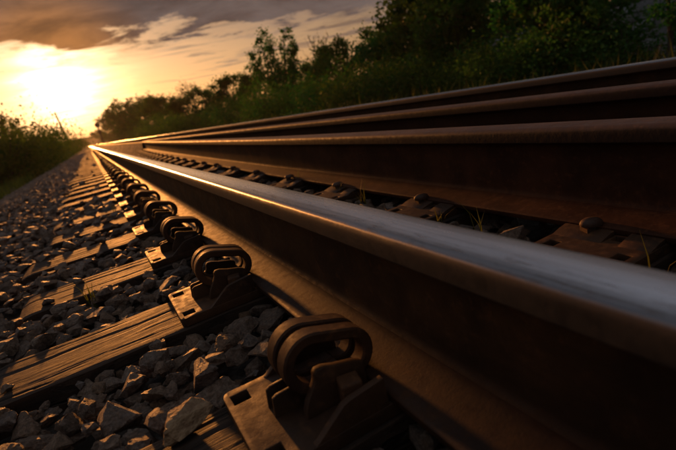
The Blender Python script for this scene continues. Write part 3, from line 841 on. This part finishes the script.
# the ballast farther along and down the shoulder
def scatter(x0, x1, y0, y1, dens, sc):
    n = int((x1 - x0) * (y1 - y0) * dens)
    for _ in range(n):
        x, y = rng.uniform(x0, x1), rng.uniform(y0, y1)
        if GX0 + 0.05 < x < GX1 - 0.04 and y < GY1 - 0.05 and y > GY0: continue
        k = round((y - TIE0) / PITCH)
        on_tie = TIE_X0 - 0.01 < x < TIE_X1 + 0.01 and abs(y - tie_y(k)) < TIE_W / 2 + 0.012
        if on_tie and (k < 9 or rng.random() > 0.03 or abs(x) < 0.27 or 0.3 < x): continue
        a, b, c, yaw, rx, ry, var = rnd_stone(); a *= sc; b *= sc; c *= sc
        z = bed_z(x) + rng.uniform(-0.004, 0.022) if not on_tie else Z_TIE + c * 0.8
        if TIE_X0 - 0.1 < x < TIE_X1 + 0.1 and not on_tie: z = -0.222 + rng.uniform(-0.008, 0.018)
        if abs(x) < 0.1 or abs(x - 1.5) < 0.1: z -= 0.012
        add_joined((x, y, z, a, b, c, yaw, rx * 1.5, ry * 1.5, var))
scatter(-2.7, 2.4, 0.0, 8.0, 640, 1.1)
scatter(-2.8, 2.6, 8.0, 18.0, 300, 1.45)
scatter(-2.8, 1.0, 18.0, 34.0, 150, 1.9)
JV = np.concatenate(jv); JF = np.concatenate(jf)
rest = link('stones', mesh_np('stones', JV, JF.ravel(), 3, False, np.concatenate(jt)), M['stone'], bed)
rest['kind'] = 'stuff'

# ------------------------------------------------------------------ vegetation
class Tubes:
    def __init__(self): self.v = []; self.f = []
    def add(self, pts, r0, r1, sides=5):
        n = len(pts); base = len(self.v)
        for i, p in enumerate(pts):
            d = (pts[min(n-1, i+1)] - pts[max(0, i-1)]).normalized()
            u = d.orthogonal().normalized(); w2 = d.cross(u); r = r0 + (r1 - r0) * i / (n - 1)
            for s in range(sides):
                a = 2 * math.pi * s / sides; self.v.append((p + (u * math.cos(a) + w2 * math.sin(a)) * r)[:])
        for i in range(n - 1):
            for s in range(sides):
                self.f += [base+i*sides+s, base+i*sides+(s+1) % sides, base+(i+1)*sides+(s+1) % sides, base+(i+1)*sides+s]
    def mesh(self, name): 
        me = mesh_np(name, self.v, self.f, 4, True); me.materials.append(M['bark']); return me
def leaf_mesh(name, centers, outward, size, r, m, droop=0.3, jitter=0.5):
    n = len(centers); C = np.asarray(centers, float)
    d = r.normal(size=(n, 3)) + np.asarray(outward) * 0.8; d[:, 2] -= droop; d /= np.linalg.norm(d, axis=1)[:, None]
    nn_ = r.normal(size=(n, 3)); nn_[:, 2] += 0.5; sd = np.cross(d, nn_); sd /= np.linalg.norm(sd, axis=1)[:, None] + 1e-9
    nrm = np.cross(sd, d)
    L = size * r.uniform(0.6, 1.3, (n, 1)); W = L * r.uniform(0.28, 0.42, (n, 1))
    mid = C + d * L * 0.45
    v = np.stack([C, mid + sd * W + nrm * W * 0.3, C + d * L, mid - sd * W + nrm * W * 0.3], 1).reshape(-1, 3)
    tint = np.repeat(np.clip(r.normal(0.45, 0.28, n), 0, 1), 4)
    me = mesh_np(name, v, np.arange(n * 4), 4, False, tint); me.materials.append(m)
    return me
def grow_tree(seed, H, spread, n_leaf, leaf, m, upright=0.3, low=0.08, n_br=14, clump=0.16, bare=0.0):
    """tapered trunk, limbs and twigs with leaf clumps along them"""
    r = np.random.default_rng(seed); rr = random.Random(seed); T = Tubes(); tips = []
    def wob(p, d, L, n, bend):
        pts = [p.copy()]; d = d.normalized()
        for i in range(n):
            d = (d + Vector((rr.gauss(0, 1), rr.gauss(0, 1), rr.gauss(0, 0.6))) * bend + Vector((0, 0, upright * 0.12))).normalized()
            pts.append(pts[-1] + d * (L / n))
        return pts
    stems = rr.choice([1, 2, 2, 3]) if spread > 0.32 else 1
    for s in range(stems):
        d0 = Vector((rr.gauss(0, 0.22), rr.gauss(0, 0.22), 1)) if stems > 1 else Vector((rr.gauss(0, 0.05), rr.gauss(0, 0.05), 1))
        h = H * (0.93 if s == 0 else rr.uniform(0.65, 0.9))
        tr = wob(Vector((0, 0, -0.1)), d0, h, 9, 0.07)
        T.add(tr, 0.021 * H / (1 + 0.25 * (stems - 1)), 0.004 * H, 7)
        nb_ = max(4, int(n_br / stems))
        for i in range(nb_):
            f = low + (0.96 - low) * (i + rr.random()) / nb_
            idx = f * 9; i0 = min(8, int(idx)); p = tr[i0].lerp(tr[i0+1], idx - i0)
            az_ = rr.uniform(0, 2 * math.pi); up = upright + rr.uniform(0.1, 0.7)
            shape = math.sin(math.pi * min(1, 0.22 + 0.78 * f)) ** 0.6
            L = H * spread * shape * rr.uniform(0.7, 1.25)
            br = wob(p, Vector((math.cos(az_), math.sin(az_), up)), L, 5, 0.16)
            T.add(br, 0.008 * H * (1 - 0.6 * f), 0.0016 * H, 5)
            for q in range(4):
                g_ = 0.25 + 0.75 * (q + rr.random()) / 4; ii = min(4, int(g_ * 5)); pp = br[ii].lerp(br[ii+1], g_ * 5 - ii)
                tw = wob(pp, (br[-1] - br[0]).normalized() + Vector((rr.gauss(0, .6), rr.gauss(0, .6), rr.gauss(0.15, .4))), L * rr.uniform(0.25, 0.5), 3, 0.2)
                T.add(tw, 0.0026 * H, 0.0008 * H, 3)
                tips += [(tw[1], br[0]), (tw[2], br[0]), (tw[3], br[0])]
            tips += [(br[-1], br[0])] * 3
        tips += [(tr[-1], tr[-3])] * 4 + [(tr[-2], tr[-4])] * 3
    keep = r.random(len(tips)) > bare
    tips = [t for t, k in zip(tips, keep) if k] or tips[:3]
    P0 = np.array([t[0][:] for t in tips]); D0 = np.array([(t[0] - t[1]).normalized()[:] for t in tips])
    sel = r.integers(len(tips), size=n_leaf)
    wgt = r.uniform(0.5, 1.4, len(tips))[sel][:, None]
    cen = P0[sel] + r.normal(size=(n_leaf, 3)) * clump * wgt * np.array([1, 1, 0.9]) * H / 3
    cen[:, 2] = np.maximum(cen[:, 2], 0.03)
    return T.mesh('trunk'), leaf_mesh('crown', cen, D0[sel], leaf, r, m)
def bush_meshes(seed, H, W, n_leaf, leaf, m):
    r = np.random.default_rng(seed); rr = random.Random(seed); T = Tubes(); tips = []
    for i in range(9):
        d = Vector((rr.gauss(0, 0.45) * W / H, rr.gauss(0, 0.45) * W / H, 1)); L = H * rr.uniform(0.6, 1.0)
        pts = [Vector((rr.gauss(0, .1) * W, rr.gauss(0, .1) * W, -0.05))]
        for s in range(5):
            d = (d.normalized() + Vector((rr.gauss(0, .16), rr.gauss(0, .16), 0.03))); pts.append(pts[-1] + d.normalized() * L / 5)
        T.add(pts, 0.012 * H, 0.003 * H, 4)
        for s in (1, 2, 3, 4, 5):
            for q in range(4):
                e = pts[s] + Vector((rr.gauss(0, .20) * W, rr.gauss(0, .20) * W, rr.gauss(0.02, .10) * H)); tips.append((e, pts[s]))
    P0 = np.array([t[0][:] for t in tips]); D0 = np.array([(t[0] - t[1]).normalized()[:] for t in tips])
    sel = r.integers(len(tips), size=n_leaf)
    cen = P0[sel] + r.normal(size=(n_leaf, 3)) * 0.085 * W * r.uniform(0.5, 1.5, len(tips))[sel][:, None]
    cen[:, 2] = np.maximum(cen[:, 2], 0.02)
    return T.mesh('stem'), leaf_mesh('foliage', cen, D0[sel], leaf, r, m)

V_mid = [grow_tree(s, 3.0, sp, 5200, 0.095, m, up, 0.06, 18, 0.115) for s, sp, m, up in ((21, .40, M['leaf'], .3), (22, .36, M['leaf'], .5), (23, .42, M['leaf_y'], .25), (24, .34, M['leaf'], .7), (25, .40, M['leaf_y'], .4))]
V_big = [grow_tree(s, 2.4, sp, 4600, 0.085, m, up, 0.03, 26, 0.105) for s, sp, m, up in ((31, .40, M['leaf'], .3), (32, .42, M['leaf_y'], .3), (33, .38, M['leaf'], .4))]
def finger_tree(seed, H, n_leaf, leaf, m):
    r = np.random.default_rng(seed); rr = random.Random(seed); T = Tubes(); tips = []
    T.add([Vector((0, 0, -0.1)), Vector((0.02, 0, 0.15 * H)), Vector((0, 0.03, 0.3 * H))], 0.03 * H, 0.022 * H, 8)
    for i in range(9):
        lean = -0.62 + 1.24 * i / 8 + rr.gauss(0, 0.05); az_ = rr.gauss(0.0, 0.5) + (0 if i % 2 else math.pi * 0)
        side = Vector((math.cos(az_) * math.sin(lean), 0.5 * math.sin(az_) * math.sin(lean) + rr.gauss(0, 0.1), math.cos(lean)))
        L = H * (0.80 - 0.36 * abs(lean)) * rr.uniform(0.80, 1.02)
        p = Vector((0, 0, rr.uniform(0.10, 0.22) * H)); d = side.normalized(); pts = [p]
        for k in range(9):
            d = (d + Vector((rr.gauss(0, .05), rr.gauss(0, .05), 0.035))).normalized(); pts.append(pts[-1] + d * L / 9)
        T.add(pts, 0.011 * H, 0.002 * H, 5)
        for k in range(2, 10):
            w_ = 0.052 * H * (1.25 - 0.075 * k) * rr.uniform(0.6, 1.25)
            for q in range(5):
                e = pts[k] + Vector((rr.gauss(0, 1), rr.gauss(0, 1), rr.gauss(0.3, 0.7))) * w_
                T.add([pts[k], pts[k].lerp(e, 0.55), e], 0.0022 * H, 0.0007 * H, 3); tips.append((e, pts[k], w_))
    for q in range(70):
        a = rr.uniform(0, 6.28); rad = 0.30 * H * math.sqrt(rr.random()); e = Vector((math.cos(a) * rad, math.sin(a) * rad, rr.uniform(0.05, 0.46) * H)); tips.append((e, e * 0.8, 0.08 * H))
    P0 = np.array([t[0][:] for t in tips]); D0 = np.array([(t[0] - t[1]).normalized()[:] for t in tips]); W0 = np.array([t[2] for t in tips])
    sel = r.integers(len(tips), size=n_leaf)
    cen = P0[sel] + r.normal(size=(n_leaf, 3)) * W0[sel][:, None] * 0.55
    cen[:, 2] = np.maximum(cen[:, 2], 0.03)
    return T.mesh('trunk'), leaf_mesh('crown', cen, D0[sel], leaf, r, m)
V_up = [finger_tree(5, 3.2, 12000, 0.070, M['leaf'])]
V_airy = [grow_tree(s, 3.0, .40, 2600, 0.050, M['leaf_r'], .9, 0.2, 18, 0.10, 0.25) for s in (51, 52)]
V_bare = [grow_tree(s, 3.0, .34, 140, 0.05, M['leaf_r'], 1.4, 0.3, 20, 0.05, 0.5) for s in (61,)]
V_slim = [grow_tree(s, 3.0, .13, 1700, 0.075, M['leaf'], .8, 0.2, 14, 0.07) for s in (71,)]
V_bush = [bush_meshes(s, 1.6, 1.7, n, 0.060, m) for s, n, m in ((81, 5600, M['leaf']), (82, 5600, M['leaf_y']), (83, 5600, M['leaf_y']))]
SETS = {'mid': (V_mid, 3.0), 'big': (V_big, 2.4), 'slimbig': (V_slim, 3.0), 'up': (V_up, 3.2), 'airy': (V_airy, 3.0), 'bare': (V_bare, 3.0), 'slim': (V_slim, 3.0), 'bush': (V_bush, 1.6)}
def ground_z(x, y): return Z_GROUND - 0.012 + (0.10 * min(1, max(0, (x - 4.5) / 6)) if y < 120 else 0)
tree_count = [0]
def plant(kind, vi, x, y, H, label, group, cat, name, wid=1.0):
    S, h0 = SETS[kind]; tm, lm = S[vi % len(S)]
    s = H / h0
    root = empty(name, (x, y, ground_z(x, y)), rng.uniform(0, 6.28) if kind != 'up' else -math.atan2(x - CAM_X, y)); root.scale = (s * wid, s * wid, s)
    names = ('stem', 'foliage') if kind == 'bush' else ('trunk', 'crown')
    link(names[0], tm, None, root); link(names[1], lm, None, root)
    tag(root, label, cat, group); return root
def at_lateral(u, X):
    a = azimuth(u); y = (X - CAM_X) / math.tan(a); return X, y, math.hypot(X - CAM_X, y)
# right hand side, listed from the vanishing point to the right edge: column, lateral distance, skyline angle
RIGHT = [(105, 8.5, 1.5, 'mid'), (111, 8, 2.2, 'mid'), (117, 7.5, 2.9, 'mid'), (124, 7.5, 3.7, 'mid'), (132, 7.0, 4.35, 'up'), (141, 7.2, 4.15, 'mid'), (151, 8.0, 4.0, 'mid'),
         (161, 7.0, 3.7, 'mid'), (172, 8.0, 3.3, 'mid'), (187, 7.6, 4.4, 'airy'), (202, 7.2, 3.6, 'mid'), (217, 8.0, 3.9, 'mid'), (232, 7.2, 4.3, 'mid'), (250, 8.2, 4.3, 'mid'),
         (263, 7.8, 4.2, 'mid'), (287, 6.8, 8.4, 'up'), (309, 8.4, 4.5, 'mid'), (324, 9.5, 7.0, 'bare'), (327, 8.0, 4.6, 'mid'), (345, 7.4, 5.6, 'mid'), (362, 8.0, 6.3, 'mid'), (380, 7.6, 5.9, 'mid'), (414, 7.6, 9.0, 'big'),
         (436, 8.4, 9.5, 'big'), (458, 7.0, 9.0, 'big'), (486, 7.6, 8.6, 'big'), (514, 8.2, 8.8, 'big'), (545, 6.4, 8.5, 'big'), (572, 7.2, 8.0, 'big'), (592, 6.4, 8.5, 'big'), (668, 5.6, 8.0, 'slimbig')]
n_r = len(RIGHT)
desc = {'mid': 'leafy green tree', 'big': 'tall dense dark green tree', 'up': 'green tree with upright pointed branches', 'airy': 'thin russet tree with sky showing through', 'bare': 'bare twiggy tree against the pale sky'}
seen_mid = 0
for i, (u, X, e, kind) in enumerate(RIGHT):
    x, y, dist = at_lateral(u, X); Hh = dist * math.tan(R(e)) + CAM_H - ground_z(x, y)
    if kind == 'up': lab = 'tallest green tree with upright branches against the sky right of centre' if u > 200 else 'distant tree with upright branches against the glow'
    elif kind == 'airy': lab = 'thin russet tree with sky showing through behind the rails'
    elif kind == 'bare': lab = 'bare twiggy tree against the pale sky'
    elif kind == 'slimbig': lab = 'slim dark sapling before the stone wall at the right edge'
    elif kind == 'big':
        j = n_r - 2 - i; lab = 'tall dense dark tree left of the stone wall, %s' % ('nearest to it' if j == 0 else ORD[j] + ' from it')
    else:
        lab = 'leafy green tree right of the track, %s counted from the vanishing point' % ORD[min(seen_mid, 19)]; seen_mid += 1
    big = {'mid': 1.15, 'big': 1.0, 'up': 1.0, 'airy': 1.1, 'bare': 1.0, 'slimbig': 1.0}[kind]
    plant(kind, i, x, y, Hh, lab, 'trees right of the track', 'tree', 'tree', big * (1.25 if dist > 35 else 1.0))
# out of the photo to the right, and a second row that closes the gaps
for i, (x, y, Hh) in enumerate(((9.6, 9.5, 2.5), (10.4, 11.5, 2.6), (9.8, 7.4, 2.4), (10.2, 13.8, 2.5), (11, 4.6, 2.4), (12.5, 6.2, 2.7), (12.8, 8.8, 2.8), (13.5, 11.5, 2.9))):
    plant('big', i + 1, x, y, Hh, 'dark tree in the back row behind the nearest trees at right', 'back row of dark trees', 'tree', 'tree', 1.15)
B = []
for u in range(100, 605, 15):
    X = 5.6 + 1.2 * rng.random(); x, y, dist = at_lateral(u, X); B.append((u, x, y, dist))
for i, (u, x, y, dist) in enumerate(B):
    Hh = min(1.9, 0.75 + dist * 0.030) * rng.uniform(0.85, 1.2)
    plant('bush', i, x, y, Hh, 'low green bush at the foot of the trees right of the track', 'bushes below the trees at right', 'bush', 'bush', 1.2 if dist < 30 else 1.8)
LEFT = [(-16, -3.9, 5.6, 'bush'), (-6, -3.6, 5.1, 'bush'), (4, -3.3, 4.6, 'bush'), (2, -4.6, 6.0, 'airy'), (13, -3.6, 4.2, 'bush'), (18, -4.2, 5.3, 'slim'), (23, -3.8, 3.9, 'bush'), (29, -4.2, 4.6, 'slim'), (33, -3.5, 3.8, 'bush'), (42, -3.6, 3.3, 'bush'), (50, -3.5, 2.9, 'bush'), (57, -3.5, 2.5, 'bush'), (63, -3.6, 2.1, 'bush'), (68, -3.6, 1.7, 'bush'), (73, -3.6, 1.3, 'bush')]
nb_l = 0; ns_l = 0
for i, (u, X, e, kind) in enumerate(LEFT):
    x, y, dist = at_lateral(u, X)
    Hh = dist * math.tan(R(e)) + CAM_H - Z_GROUND
    if kind == 'bush':
        lab = 'dense green bush left of the track, %s from the left edge' % ('nearest' if nb_l == 0 else ORD[nb_l]); nb_l += 1
        plant('bush', 1 + i % 2, x, y, Hh, lab, 'bushes left of the track', 'bush', 'bush', 1.0 if u < 30 else 1.3)
    elif kind == 'airy': plant('airy', 0, x, y, Hh, 'thin russet tree above the bushes at the left edge', 'trees left of the track', 'tree', 'tree')
    else:
        plant('slim', 0, x, y, Hh, 'slim sapling standing above the left bushes, %s' % ('nearer one' if ns_l == 0 else 'farther one'), 'trees left of the track', 'tree', 'tree'); ns_l += 1

# grass: verge on both sides (nobody could count it)
def grass_mesh(name, pts, h0, h1, r, wd=0.006):
    n = len(pts); P0 = np.asarray(pts, float); hh = r.uniform(h0, h1, n)[:, None]
    a = r.uniform(0, 2 * np.pi, n); dirv = np.stack([np.cos(a), np.sin(a), np.zeros(n)], 1)
    sd = np.stack([-np.sin(a), np.cos(a), np.zeros(n)], 1); W = wd * r.uniform(0.6, 1.4, (n, 1)); ln = r.uniform(0.1, 0.6, (n, 1))
    up = np.array([0, 0, 1.0])
    m1 = P0 + up * hh * 0.55 + dirv * hh * ln * 0.3; tip = P0 + up * hh * (1 - 0.25 * ln) + dirv * hh * ln
    v = np.stack([P0 - sd * W, P0 + sd * W, m1 + sd * W * 0.7, m1 - sd * W * 0.7, tip], 1).reshape(-1, 3)
    b = np.arange(n)[:, None] * 5
    f = np.concatenate([b + np.array([0, 1, 2]), b + np.array([0, 2, 3]), b + np.array([3, 2, 4])], 1).ravel()
    return mesh_np(name, v, f, 3, False, np.repeat(np.clip(r.normal(0.5, 0.3, n), 0, 1), 5))
def verge(name, x0, x1, y0, y1, n, h0, h1, m, label, wd):
    r = np.random.default_rng(len(name) + n)
    t = r.random(n) ** 1.7; y = y0 + (y1 - y0) * t; x = r.uniform(x0, x1, n)
    keep = np.array([mnoise.noise(Vector((a * 0.9, b * 0.5, 2))) > -0.25 for a, b in zip(x, y)])
    pts = np.stack([x, y, np.array([max(ground_z(a, b), bed_z(a)) - 0.01 for a, b in zip(x, y)])], 1)[keep]
    o = link(name, grass_mesh(name, pts, h0, h1, r, wd), m); tag(o, label, 'grass', kind='stuff')
verge('grass', -3.7, -2.35, 9, 70, 9000, 0.12, 0.42, M['grass_y'], 'yellow green grass at the foot of the left bushes', 0.012)
verge('grass', 3.4, 9.0, 1, 45, 16000, 0.15, 0.55, M['grass'], 'tall dark grass between the rails and the trees', 0.010)

# single tufts between the ties
TUFTS = [(440, 228, -0.19, 0.045, 7, 'small grass tuft behind the rail left of the single stalk'), (300, 186, -0.19, 0.05, 10, 'grass tuft between the far plates behind the polished rail'), (258, 172, -0.19, 0.05, 10, 'farthest grass tuft behind the polished rail'), (478, 240, -0.19, 0.075, 4, 'thin single grass stalk standing behind the polished rail'), (362, 205, -0.19, 0.055, 9, 'small grass tuft left of the spiked plate behind the rail'), (341, 198, -0.19, 0.045, 8, 'small grass tuft behind the rail, between two plates'),
         (652, 282, -0.17, 0.050, 2, 'short pale grass stalk by the right edge on the plate'), (93, 304, -0.20, 0.050, 10, 'small yellow grass tuft beside the third tie'), (160, 272, -0.20, 0.040, 8, 'small grass tuft between the second and third tie plates'), (116, 214, -0.20, 0.05, 8, 'small grass tuft beside the farther tie plates')]
for (u, v, z, hh, n, lab) in TUFTS:
    x, y = on_plane(u, v, z); r = np.random.default_rng(u)
    pts = np.stack([r.normal(0, 0.006, n), r.normal(0, 0.006, n), np.full(n, -0.012)], 1)
    o = link('grass_tuft', grass_mesh('grass_tuft', pts, hh * 0.9, hh * 1.9, r, 0.0016), M['grass_y'], None, (x, y, z)); tag(o, lab, 'grass tuft', 'grass tufts in the track')

# ------------------------------------------------------------------ stone wall behind the trees at right
wall = empty('stone_wall', (7.6, 3.2, ground_z(7.6, 4)))
bm = bmesh.new(); bm_box(bm, -0.10, 0.14, 0.0, 5.0, -0.1, 1.04); core = link('wall_core', bm_mesh('wall_core', bm, 0), M['ballast'], wall)
tag(wall, 'low grey stone wall glimpsed behind the trees at right', 'wall')
blk = []
for s in range(4):
    bm = bmesh.new(); bm_box(bm, -0.05, 0.05, 0.0, 1.0, 0, 1.0)
    rb = random.Random(s)
    for v_ in bm.verts: v_.co += Vector((rb.gauss(0, .006), rb.gauss(0, .012), rb.gauss(0, .02)))
    m_ = bm_mesh('block', bm, 0.012, 1); m_.materials.append(M['block']); blk.append(m_)
z = 0.0
for c_ in range(7):
    hh = random.uniform(0.12, 0.17); y = -random.uniform(0, 0.2)
    while y < 5.0:
        L_ = random.uniform(0.24, 0.5)
        o = link('block', random.choice(blk), None, wall, (-0.125 + random.uniform(-0.012, 0.012), max(y, 0), z)); o.scale = (1, L_ - 0.015, hh - 0.014); y += L_
    z += hh

# ------------------------------------------------------------------ signal and pole near the vanishing point
def tube_between(bm, p, q, r0, r1, n=10):
    p, q = Vector(p), Vector(q); d = (q - p).normalized(); u = d.orthogonal().normalized(); v = d.cross(u)
    A = [bm.verts.new(p + (u * math.cos(2*math.pi*i/n) + v * math.sin(2*math.pi*i/n)) * r0) for i in range(n)]
    Bv = [bm.verts.new(q + (u * math.cos(2*math.pi*i/n) + v * math.sin(2*math.pi*i/n)) * r1) for i in range(n)]
    for i in range(n): bm.faces.new((A[i], A[(i+1) % n], Bv[(i+1) % n], Bv[i]))
    bm.faces.new(A[::-1]); bm.faces.new(Bv)
sx, sy = 2.45, 100.0
sg = empty('railway_signal', (sx, sy, Z_GROUND)); tag(sg, 'dark railway signal on a mast beside the far track', 'signal')
bm = bmesh.new(); tube_between(bm, (0, 0, -0.3), (0, 0, 4.3), 0.16, 0.13); link('mast', bm_mesh('mast', bm), M['signal'], sg)
bm = bmesh.new(); tube_between(bm, (0, -0.10, 4.05), (0, -0.18, 4.05), 0.46, 0.46, 24); tgt = link('target', bm_mesh('target', bm, 0.01, 1), M['signal'], sg)
bm = bmesh.new(); tube_between(bm, (0, -0.18, 4.05), (0, -0.42, 4.05), 0.14, 0.14, 14); link('lens_hood', bm_mesh('lens_hood', bm, 0.01, 1), M['signal'], tgt)
bm = bmesh.new(); bm_box(bm, -0.26, 0.26, -0.28, 0.10, 2.4, 3.1); link('relay_box', bm_mesh('relay_box', bm, 0.02, 1), M['signal'], sg)
px_, py_ = -3.4, 118.0
up_ = empty('utility_pole', (px_, py_, Z_GROUND)); up_.rotation_euler = (0, R(-4), 0); tag(up_, 'thin tall pole standing behind the left bushes against the glow', 'pole')
bm = bmesh.new(); tube_between(bm, (0, 0, -0.5), (0, 0, 9.0), 0.21, 0.15); link('shaft', bm_mesh('shaft', bm), M['pole'], up_)
bm = bmesh.new(); bm_box(bm, -0.05, 0.05, -0.12, 0.12, 9.0, 9.15); link('cap', bm_mesh('cap', bm, 0.01, 1), M['signal'], up_)

# ------------------------------------------------------------------ evening haze
bm = bmesh.new(); bm_box(bm, -560, 760, -60, 720, -3.0, 21.0)
hz = link('haze', bm_mesh('haze', bm, 0, smooth=False)); tag(hz, 'thin warm evening haze filling the air', 'haze', kind='stuff')
hm = bpy.data.materials.new('haze'); hm.use_nodes = True; ht = NT(hm.node_tree); ht.n.clear()
pv = ht.new('ShaderNodeVolumePrincipled'); pv.inputs['Color'].default_value = (0.95, 0.86, 0.74, 1); pv.inputs['Density'].default_value = 0.0004; pv.inputs['Anisotropy'].default_value = 0.45
ho = ht.new('ShaderNodeOutputMaterial'); ht.l.new(pv.outputs[0], ho.inputs['Volume']); hz.data.materials.append(hm)
